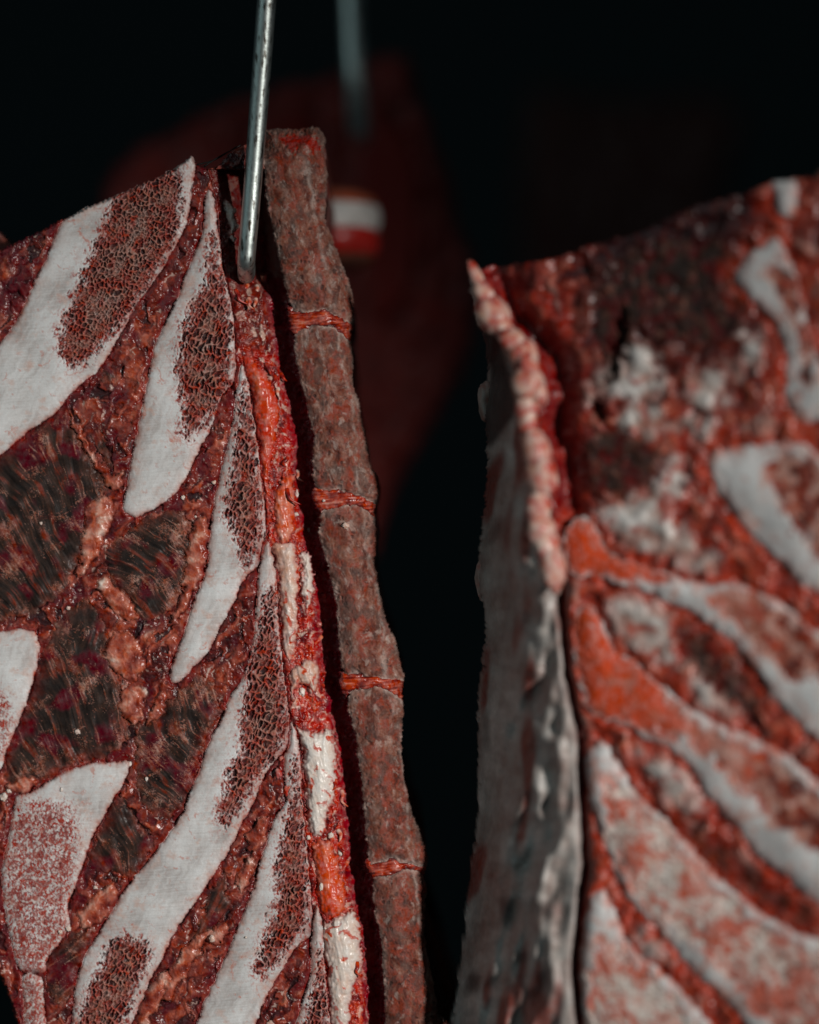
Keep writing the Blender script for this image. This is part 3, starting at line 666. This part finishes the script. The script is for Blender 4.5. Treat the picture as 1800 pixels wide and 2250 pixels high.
# ================================================================== THE FRONT HOOK
hook = root_empty('meat_hook', None, 'worn steel rod hook in sharp focus holding the left side of beef', 'hook', 'steel meat hooks')
r = 20.5*PX
hp = [(612,-330,-.036),(598,-160,-.030),(586,0,-.025),(577,120,-.021),(568,240,-.017),(559,360,-.013),(550,470,-.010),(544,540,-.008),(541,580,-.0055),(541,604,.0035),(543,590,.017),(545,560,.030),(547,520,.036)]
tube('rod', [at(*p) for p in hp[:10]], [r*1.02, r*1.01, r, r*.99, r*.98, r*.97, r*.96, r*.95, r*.95, r*.94], M['steel'], hook, seg=40, sub=12)
tube('point', [at(*p) for p in hp[9:]], [r*.94, r*.9, r*.75, r*.25], M['steel'], hook, seg=32, sub=8)

# ================================================================== THE NEARER, BLURRED SIDE OF BEEF (right)
def right_depth(u, v): return -0.078-np.clip((u-1180)/620, -.4, 1.3)*0.045+0.0*v
RF = Face(960, 1880, 370, 2330, 2.8, right_depth)
U, V = RF.U, RF.V
RSIL = [(1039,598),(1093,582),(1186,573),(1297,540),(1417,503),(1510,457),(1649,420),(1705,396),(1800,392),(1900,385),(1900,2345),(965,2345),(985,2260),(1000,2200),(1019,2062),(1035,1922),(1049,1830),(1053,1667),(1053,1528),(1065,1436),(1067,1343),(1053,1301),(1053,1231),(1063,1138),(1070,1069),(1072,976),(1065,907),(1074,860),(1070,744),(1051,698),(1035,619)]
GROOVE = [(1046,600),(1070,647),(1105,712),(1150,758),(1180,795),(1185,870),(1180,948),(1198,990),(1212,1060),(1205,1148),(1222,1194),(1232,1254),(1237,1343),(1250,1482),(1274,1598),(1280,1667),(1282,1760),(1288,1899),(1280,1969),(1266,2131),(1274,2224),(1280,2345)]
RB = [
 dict(b=[(1700,401),(1751,396),(1747,475),(1710,471)], m=[]),
 dict(b=[(1710,522),(1733,559),(1761,638),(1779,721),(1800,795),(1860,850),(1860,910),(1798,925),(1761,930),(1733,883),(1724,823),(1728,767),(1696,702),(1659,665),(1621,619),(1626,582),(1668,540)], m=[[(1719,568),(1751,647),(1775,744),(1788,814),(1784,860),(1761,851),(1756,767),(1733,712),(1696,647),(1680,610)]]),
 dict(b=[(1566,990),(1603,985),(1672,976),(1751,971),(1784,985),(1820,1020),(1900,1080),(1900,1360),(1800,1305),(1761,1278),(1696,1222),(1631,1162),(1608,1120),(1575,1073),(1557,1022)], m=[[(1682,1013),(1742,995),(1779,1009),(1895,1100),(1895,1300),(1800,1231),(1761,1175),(1724,1138),(1700,1078)]]),
 dict(b=[(1241,1175),(1260,1143),(1292,1134),(1315,1166),(1334,1208),(1394,1235),(1470,1262),(1547,1280),(1626,1282),(1696,1310),(1724,1329),(1800,1389),(1900,1430),(1900,1710),(1800,1630),(1733,1570),(1696,1528),(1668,1482),(1621,1426),(1557,1371),(1487,1333),(1417,1301),(1334,1278),(1301,1262),(1269,1268),(1246,1245)],
      m=[[(1244,1180),(1262,1148),(1290,1140),(1312,1170),(1332,1212),(1394,1240),(1460,1272),(1400,1262),(1330,1252),(1300,1255),(1268,1260),(1250,1240)],[(1557,1315),(1626,1295),(1686,1318),(1742,1350),(1800,1398),(1895,1430),(1895,1560),(1800,1496),(1751,1500),(1696,1468),(1659,1426),(1612,1375),(1580,1347)]], red=1),
 dict(b=[(1288,1329),(1315,1352),(1334,1394),(1362,1436),(1394,1449),(1417,1473),(1487,1533),(1557,1579),(1626,1607),(1673,1630),(1742,1667),(1800,1723),(1900,1790),(1900,2060),(1800,1992),(1719,1922),(1649,1867),(1617,1816),(1557,1751),(1519,1690),(1464,1644),(1408,1616),(1371,1593),(1297,1565),(1278,1510),(1260,1436),(1264,1357)],
      m=[[(1270,1380),(1290,1336),(1312,1360),(1340,1420),(1394,1462),(1480,1550),(1557,1600),(1673,1649),(1742,1690),(1800,1742),(1895,1810),(1895,1920),(1800,1871),(1751,1853),(1696,1806),(1649,1755),(1603,1714),(1547,1658),(1464,1602),(1394,1584),(1300,1556),(1282,1500)]], red=1),
 dict(b=[(1315,1621),(1339,1640),(1366,1691),(1394,1737),(1431,1774),(1464,1802),(1524,1867),(1580,1927),(1649,1987),(1724,2034),(1800,2066),(1900,2100),(1900,2345),(1720,2345),(1626,2233),(1580,2187),(1519,2131),(1464,2066),(1417,2011),(1394,1992),(1362,1936),(1325,1844),(1297,1760),(1288,1667),(1297,1644)],
      m=[[(1330,1700),(1380,1740),(1455,1812),(1520,1885),(1570,1940),(1640,2005),(1720,2050),(1800,2085),(1895,2120),(1895,2330),(1760,2330),(1660,2220),(1600,2150),(1540,2090),(1480,2040),(1420,1995),(1375,1935),(1335,1830)]], red=.4),
 dict(b=[(1325,1955),(1343,1983),(1371,2048),(1394,2090),(1464,2141),(1510,2187),(1547,2233),(1620,2345),(1305,2345),(1288,2270),(1278,2201),(1274,2108),(1288,2015),(1301,1973)],
      m=[[(1320,2060),(1360,2070),(1400,2120),(1470,2180),(1530,2260),(1580,2340),(1320,2340),(1300,2200)]], red=.4),
]
RFAT = [
 [(1380,767),(1417,758),(1445,814),(1445,860),(1417,883),(1371,860),(1334,865),(1297,883),(1283,860),(1325,837)],
 [(1482,999),(1501,1036),(1492,1092),(1492,1162),(1533,1194),(1566,1231),(1566,1259),(1524,1254),(1487,1231),(1417,1208),(1362,1185),(1334,1148),(1310,1110),(1350,1105),(1400,1090),(1450,1050)],
 [(1343,1320),(1394,1301),(1450,1325),(1492,1352),(1487,1375),(1464,1417),(1478,1454),(1417,1426),(1362,1412)],
 [(1394,1644),(1455,1658),(1510,1695),(1547,1742),(1543,1769),(1519,1783),(1464,1751),(1427,1695)],
 [(1399,2048),(1436,2043),(1464,2075),(1473,2113),(1427,2131),(1399,2085)],
 [(1529,1519),(1575,1510),(1631,1565),(1626,1580),(1560,1570)],
 [(1520,830),(1560,810),(1590,850),(1600,880),(1550,900),(1515,880)],
 [(1640,740),(1662,745),(1655,800),(1635,800)],
 [(1515,925),(1560,915),(1560,950),(1525,960)],
 [(1380,900),(1440,900),(1460,960),(1400,965),(1360,930)],
]
RDARK = [
 ([(1330,600),(1420,540),(1540,520),(1620,560),(1640,660),(1610,740),(1520,760),(1440,740),(1410,700),(1380,760),(1340,790),(1310,700)], (.1,1)),
 ([(1355,690),(1385,670),(1375,760),(1350,840),(1330,830)], (.2,1)),
 ([(1300,890),(1325,890),(1325,925),(1303,925)], (.2,1)),
 ([(1290,960),(1360,940),(1450,990),(1440,1050),(1380,1090),(1310,1080),(1285,1020)], (.8,.5)),
 ([(1500,1340),(1570,1390),(1640,1460),(1700,1560),(1640,1560),(1560,1500),(1500,1430)], (.7,.7)),
 ([(1470,1780),(1500,1800),(1600,1860),(1700,1940),(1800,2010),(1900,2060),(1900,2090),(1800,2050),(1700,2010),(1600,1930),(1510,1850)], (.8,.6)),
]
rroot = root_empty('beef_side', None, 'out of focus side of beef on the right with lumpy fat rim and curved ribs', 'meat', 'sides of beef hanging in the dark')
g60 = fbm(U/70, V/70, 1001, 3); g18 = fbm(U/22, V/22, 1002, 3); g7 = fbm(U/9, V/9, 1003, 2); g30 = fbm(U/38, V/38, 1004, 3)
s80 = perlin(U/90, V/90, 1021); s30 = perlin(U/40, V/40, 1022)
UW = U+26*fbm(U/55, V/55, 1007, 2)+8*g18; VW = V+26*fbm(U/55, V/55, 1009, 2)+8*g7
sl, sd = RF.sd(RSIL, a=5, b=3); sil = np.full(RF.shape, -99., np.float32); sil[sl] = sd
inside = sil > 0
k0 = RF.new('connective_tissue', M['connective']); RF.label[inside] = k0
sw = fbm(UW/45, VW/45, 1012, 4, .6); sw2 = fbm(UW/18, VW/18, 1014, 3)
RF.C = ramp(.42+.30*sw+.30*perlin(UW/48, VW/48, 1012)+.08*sw2, R_CONN)
RF.C = mixc(RF.C, (.30,.022,.010), .8*sst(-.15, .45, g60+.4*g30))
RF.C = mixc(RF.C, (.46,.33,.28), .55*sst(.25, .65, fbm(UW/50, VW/60, 1033, 2)))
RF.H = (.0003*sw2+.0008*sw+.0026*perlin(UW/48, VW/48, 1012)+.0020*s30).astype(np.float32)
gr = np.array(GROOVE, np.float32); sx = np.array([p for p in RSIL[::-1] if p[0] < 1100], np.float32)
sx = sx[np.argsort(sx[:, 1])]
gx = np.interp(V[:, 0], gr[:, 1], gr[:, 0])[:, None]; lx = np.interp(V[:, 0], sx[:, 1], sx[:, 0])[:, None]
# red membrane next to the fat rim, hollowed
mem = np.exp(-np.maximum(U-gx-40, 0)/70)*sst(1260, 1120, V)
RF.C = mixc(RF.C, ramp(.42+.35*fbm((U-.15*V)/18, V/70, 1040, 3)+.15*sw2, [(0,(.04,.004,.006)),(.4,(.17,.010,.010)),(.75,(.34,.035,.022)),(1,(.58,.26,.18))]), mem*1.1)
RF.H -= .012*np.exp(-((U-gx-48)/34.)**2)*sst(1250,1050,V)
topd = sst(960, 660, V)*sst(1730,1610,U)*sst(1215, 1330, U)  # dark tissue, painted deeper to stand in for light falloff at the top
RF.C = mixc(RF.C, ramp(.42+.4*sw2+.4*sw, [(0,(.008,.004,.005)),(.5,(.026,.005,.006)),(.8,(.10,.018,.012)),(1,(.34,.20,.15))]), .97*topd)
for i, poly in enumerate(RFAT):
    sl, d = RF.sd(poly, a=15, b=2); m = (d > 0) & inside[sl]
    k = RF.new('fat_patch', M['fat']); RF.label[sl][m] = k
    c = ramp(.55+.40*s30[sl]+.30*s80[sl]+.14*g18[sl], [(0,(.26,.07,.05)),(.35,(.38,.24,.20)),(.65,(.48,.43,.395)),(1,(.60,.57,.54))]); c = mixc(c, (.34,.045,.028), .8*sst(.20, .60, fbm(UW[sl]/50, VW[sl]/50, 1060+i, 2)))
    RF.C[sl] = mixc(RF.C[sl], c, sst(-22, 20, d+6*g18[sl]+14*s30[sl]))
    RF.H[sl] = np.where(m, RF.H[sl]*.25+.0020*(1-np.exp(-np.maximum(d,0)/30))+.0012*s30[sl], RF.H[sl])
for i, (poly, dr) in enumerate(RDARK):
    sl, d = RF.sd(poly, a=16, b=2); m = (d > 0) & inside[sl]
    k = RF.new('muscle', M['muscle']); RF.label[sl][m] = k
    a_ = U[sl]*dr[0]+V[sl]*dr[1]; b_ = -U[sl]*dr[1]+V[sl]*dr[0]+10*g18[sl]+14*g60[sl]
    fb = fbm(a_/60, b_/13, 1100+i, 3); st = sst(.25, .65, fbm(a_/44, b_/14, 1120+i, 3)+.3*g60[sl])
    c = ramp(.45+.35*fb+.2*g18[sl], R_MUS); c = mixc(c, (.070,.005,.006), .8*sst(-.2,.4,g30[sl])); c = mixc(c, ramp(.3+.4*g18[sl], R_FIB), .45*st)
    RF.C[sl] = mixc(RF.C[sl], c, sst(-16, 18, d+6*g18[sl])*(.92 if i not in (1, 2) else 1))
    RF.H[sl] = np.where(m, RF.H[sl]*.5-.010*(1-np.exp(-np.maximum(d,0)/14))*(1 if i in (1,2) else .06)+.0005*fb, RF.H[sl])
for i, bd in enumerate(RB):
    sl, d = RF.sd(bd['b'], a=6, b=1); m = (d > 0) & inside[sl]; u, v = U[sl], V[sl]
    k = RF.new('rib', M['bone']); RF.label[sl][m] = k
    md = np.full(d.shape, -60., np.float32); ks = np.zeros(d.shape, np.int32)
    for q, mp in enumerate(bd['m']):
        s2, dd = RF.sd(mp, a=12, b=8); full = np.full(RF.shape, -60., np.float32); full[s2] = dd; ks = np.where(full[sl] > md, q, ks); md = np.maximum(md, full[sl])
    red = bd.get('red', .3); lt = sst(1600, 1380, u)*(1 if red >= 1 else .25)
    md = md+16*s30[sl]+16*lt
    out = (~m) & (d > -50) & inside[sl]; go = np.exp(-np.maximum(-d,0)/9); go2 = np.exp(-np.maximum(-d,0)/20)
    RF.C[sl] = np.where(out[..., None], mixc(mixc(RF.C[sl], (.44,.045,.018), go2*(.8+.8*g30[sl])), (.16,.014,.010), go*(-.1+.9*g30[sl])), RF.C[sl])
    RF.H[sl] = np.where(out, RF.H[sl]-.0022*go, RF.H[sl])
    edge = np.exp(-np.maximum(d,0)/5)
    c = ramp(.52+.22*g60[sl]+.16*g18[sl], R_BONE); c = mixc(c, (.55,.24,.17), .6*sst(.15, .55, fbm(UW[sl]/34, VW[sl]/34, 1150+i, 3)))
    c = mixc(c, (.50,.085,.035), np.exp(-np.maximum(d,0)/11)*np.clip(.55+1.6*g30[sl]+.5*g18[sl], 0, 1))
    q1, q2, qi = voronoi((u+6*g18[sl])/11, (v+6*g30[sl])/11, 1200+i); pit = sst(.08,.35,q2-q1)*qi
    sp = fbm(u/9, v/9, 1220+i, 3, .7)
    sp2 = fbm((.75*UW[sl]+.66*VW[sl])/44, (-.66*UW[sl]+.75*VW[sl])/20, 1240+i, 4, .66)
    cm = ramp(.66+.10*sp+.42*sp2-.70*sst(1570,1770,u)*sst(-.30,.30,g30[sl]+.3*sp2), [(0,(.05,.018,.015)),(.3,(.20,.05,.035)),(.6,(.40,.17,.125)),(1,(.56,.47,.42))])
    cm = mixc(cm, (.52,.062,.022), np.clip(.25+.65*lt+.6*g30[sl]+.7*sp2-.25*sst(1600,1780,u), 0, .95))
    if i >= 5:
        cm = ramp(.78+.3*sp+.3*g30[sl], [(0,(.30,.12,.08)),(.5,(.52,.40,.34)),(1,(.66,.60,.55))])
        al = .75*UW[sl]+.66*VW[sl]; ac = -.66*UW[sl]+.75*VW[sl]
        cm = mixc(cm, (.50,.062,.022), .85*sst(-.28, .34, fbm(al/46, ac/20, 1260+i, 4, .72)+.45*s80[sl]+.25*sp+.12*sst(1450,1750,u)))
        cm = mixc(cm, (.12,.035,.025), .75*sst(.25, .5, fbm(u/22, v/22, 1270+i, 3, .7)+.3*sst(1560,1800,u)-.1))
    c = mixc(c, cm, sst(-9, 10, md+16*sp2+8*g18[sl])*sst(1, 9, d))
    RF.C[sl] = np.where(m[..., None], c, RF.C[sl]); RF.H[sl] = np.where(m, .0004-.0016*edge+.0030*(1-np.exp(-np.maximum(d,0)/45))+.0016*s80[sl], RF.H[sl])
    mm = m & (md+8*sp > 0) & (d > 4)
    for q in range(len(bd['m'])):
        mq = mm & (ks == q)
        if mq.any(): k2 = RF.new('marrow', M['marrow'], parent=k); RF.label[sl][mq] = k2
    RF.H[sl] = np.where(mm, RF.H[sl]-.0006*pit-.0010*sst(0,12,md), RF.H[sl])
# left of the groove the carcass turns away into its fat-covered flank
fk = inside & (U < gx)
kf = RF.new('flank_fat', M['flankfat']); RF.label[fk] = kf
w = np.clip((gx-U)/np.maximum(gx-lx, 6), 0, 1.2)
fo = fbm((U+.12*V)/46, V/260, 1300, 3); fo2 = fbm((U+.12*V)/20, V/170, 1310, 3)
RF.H = np.where(fk, -.003-.062*w**2.3+(.0060*perlin((U+.15*V)/75, V/150, 1340)+.0036*perlin((U+.15*V)/34, V/80, 1341)+.0026*s30+.0005*fo2)*sst(0, .25, w), RF.H)
cf = ramp(.56+.22*fo+.12*fo2+.26*s80+.20*g30, [(0,(.16,.06,.048)),(.4,(.31,.245,.22)),(.7,(.43,.395,.365)),(1,(.58,.545,.51))])
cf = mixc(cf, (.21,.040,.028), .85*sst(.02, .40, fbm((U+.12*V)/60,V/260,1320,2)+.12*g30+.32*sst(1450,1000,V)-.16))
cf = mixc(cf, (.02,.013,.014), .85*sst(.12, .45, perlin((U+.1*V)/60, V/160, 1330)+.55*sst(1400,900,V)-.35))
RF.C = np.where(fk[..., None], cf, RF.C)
gd = np.exp(-((U-gx)/10.)**2); RF.H -= .007*gd*sst(1100,1250,V); RF.C = mixc(RF.C, (.14,.010,.008), .9*gd)
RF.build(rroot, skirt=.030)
hull('flank', [(u+58 if u < 1100 else u, v) for u, v in RSIL[:9]]+[(1850,400),(1885,402),(1893,430),(1893,2200),(1893,2310),(1880,2343),(1700,2345),(1300,2345),(1100,2345),(1040,2343),(1032,2325)]+[(u+58 if u < 1100 else u, v) for u, v in RSIL[12:]], RF, M['flank'], rroot, .13, front=-.080, inset=10, seed=21, taper=.16, lump=.003)
# lumpy fat rim
LOB = [(1050,614,16,30,-25),(1066,652,18,28,-30),(1084,692,24,36,-35),(1108,724,24,30,-40),(1130,754,22,28,-40),(1150,782,22,28,-30),(1164,812,22,28,-10),(1160,846,28,32,0),(1182,866,14,22,0),(1158,890,24,28,8),(1160,925,16,26,0),(1166,955,14,18,0),(1180,998,26,40,-12),(1192,1042,24,34,-8),(1188,1082,22,24,0),(1184,1118,22,34,4),(1190,1165,20,30,-6),(1204,1205,26,34,-10),(1216,1250,22,40,-6)]
for n, (u, v, a, b, ang) in enumerate(LOB):
    q_ = .75+.7*((n*37) % 11)/10.0; a *= 1.05*q_; b *= 1.25*(1.5-.4*q_)
    o = blob('fat_lobe', (0,0,0), (a*PX, a*PX*.9, b*PX), M['fat'], rroot, 40+n, rough=.26, grade=.36, bl=.50, freq=1.1)
    o.location = at(u, v, float(right_depth(np.array(u), 0))-.003-.004*(n > 5)+.004*(n < 4)); o.rotation_euler = (0, math.radians(ang), 0)
for n, (u, v, a, b, y) in enumerate([(1062,1270,16,50,-.0),(1070,880,20,46,.005),(1085,1240,18,60,-.01)]):
    o = blob('fat_lobe', (0,0,0), (a*PX, a*PX*1.2, b*PX), M['flankfat'], rroot, 70+n, rough=.3, grade=.45, bl=.2, stops=R_FFAT); o.location = at(u, v, y)

# ================================================================== BLURRED SIDES AND HOOK BEHIND
def back_side(label, poly, y, bones, seed, dark=0.):
    rt = root_empty('beef_side', None, label, 'meat', 'sides of beef hanging in the dark')
    us = [p[0] for p in poly]; vs = [p[1] for p in poly]
    F = Face(min(us)-10, max(us)+10, min(vs)-10, max(vs)+10, 9, lambda u, v: y+0*u)
    sl, sd = F.sd(poly, a=10, b=4); sil = np.full(F.shape, -99., np.float32); sil[sl] = sd
    ins = sil > 0
    a = fbm(F.U/60, F.V/60, seed, 3); b = fbm(F.U/25, F.V/40, seed+1, 3)
    k = F.new('meat_face', M['flank']); F.label[ins] = k
    F.C = mixc(ramp(.45+.3*a+.25*b-dark, R_FLANK), (.26*(1-5*dark),.016,.011), .6+.4*a); F.H[:] = .006*a+.003*b-.02*np.clip(1-sil/40, 0, 1)**2
    for i, (bp, mt, t, bl) in enumerate(bones):
        sl, d = F.sd(bp, a=4, b=2); m = (d > 0) & ins[sl]
        kb = F.new('rib', M[mt]); F.label[sl][m] = kb
        F.C[sl] = np.where(m[..., None], mixc(ramp(t+.15*b[sl], R_CONN), (.22,.014,.010), bl+0*d), F.C[sl]); F.H[sl] = np.where(m, .004, F.H[sl])
    F.build(rt, skirt=.02)
    hull('flank', poly, F, M['flank'], rt, .14, front=-.025, inset=20, seed=seed+5, taper=.15)
    return rt
bk = back_side('dark blurred side of beef hanging behind the front hook', [(215,480),(270,350),(400,275),(540,205),(700,170),(800,135),(870,110),(915,140),(930,230),(980,350),(1010,470),(1050,600),(1040,760),(960,920),(860,1100),(780,1400),(740,1900),(730,2345),(300,2345),(250,1500),(220,900)], .42,
   [([(560,300),(640,250),(700,270),(650,330),(580,360)], 'vertebra', .3, .8), ([(780,300),(880,280),(920,420),(900,640),(820,700),(790,520)], 'connective', .25, .9)], 2000)
# protruding sawn rib ends of that side
def rib_end(u, v, y, w, h, parent, seed):
    """rounded stub of a rib: pale bone band with meat above and below, each band a mesh"""
    k = (y+D)/D; c = np.array(at(u, v, y))
    bands = [('meat', -1.0, -.62, (.10,.030,.018)), ('meat', -.62, -.02, (.34,.016,.012)), ('rib', -.02, .58, (.56,.53,.50)), ('meat', .58, 1.0, (.34,.075,.035))]
    nth = 40
    for nm, z0, z1, col in bands:
        zz = np.linspace(z0, z1, 9); th = np.linspace(0, 2*math.pi, nth, endpoint=False); V_ = []; C_ = []
        for z in zz:
            r_ = (1-abs(z)**3.2)**(1/3.2)
            bul = 1+.03*math.sin((z-z0)/(z1-z0)*math.pi)
            wob = 1+.05*perlin(np.cos(th)*1.5+seed, np.sin(th)*1.5+z*2, seed)
            V_.append(np.stack([c[0]+w*PX*k*r_*bul*wob*np.cos(th), c[1]+.03+.03*r_*bul*np.sin(th), np.full(nth, c[2]+z*h*.5*PX*k)+.0015*wob], -1))
            C_.append(np.array(col)[None]*(1+.35*fbm(th[:, None]*2, np.full((nth, 1), z*6), seed+3, 2)))
        V_ = np.concatenate(V_); C_ = np.concatenate(C_); i_ = np.arange(nth); j_ = (i_+1) % nth
        F_ = np.concatenate([np.stack([r*nth+i_, r*nth+j_, (r+1)*nth+j_, (r+1)*nth+i_], 1) for r in range(8)])
        o = mesh_np(nm, V_, F_, M['bone' if nm == 'rib' else 'connective'], C_); o.parent = parent
rib_end(728, 500, .17, 106, 185, bk, 301)
rib_end(810, 805, .50, 95, 110, bk, 311)
back_side('faint dark side of beef far behind the blurred one, upper right', [(1170,190),(1260,205),(1420,215),(1560,205),(1640,260),(1600,420),(1590,800),(1600,1300),(1650,2345),(1090,2345),(1130,1400),(1150,800),(1140,420)], 1.15, [], 2100, dark=.16)
bh = root_empty('meat_hook', None, 'blurred grey steel hook behind, hanging at the top centre', 'hook', 'steel meat hooks')
y = .30; r = 24*PX*(y+D)/D
tube('rod', [at(*p) for p in [(768,-350,y),(770,-120,y),(775,60,y),(781,180,y),(787,270,y+.01),(790,300,y+.03)]], [r]*6, M['steel'], bh, seg=24)
tube('point', [at(*p) for p in [(790,300,y+.03),(792,296,y+.05),(794,270,y+.07)]], [r, r*.8, r*.3], M['steel'], bh, seg=24)
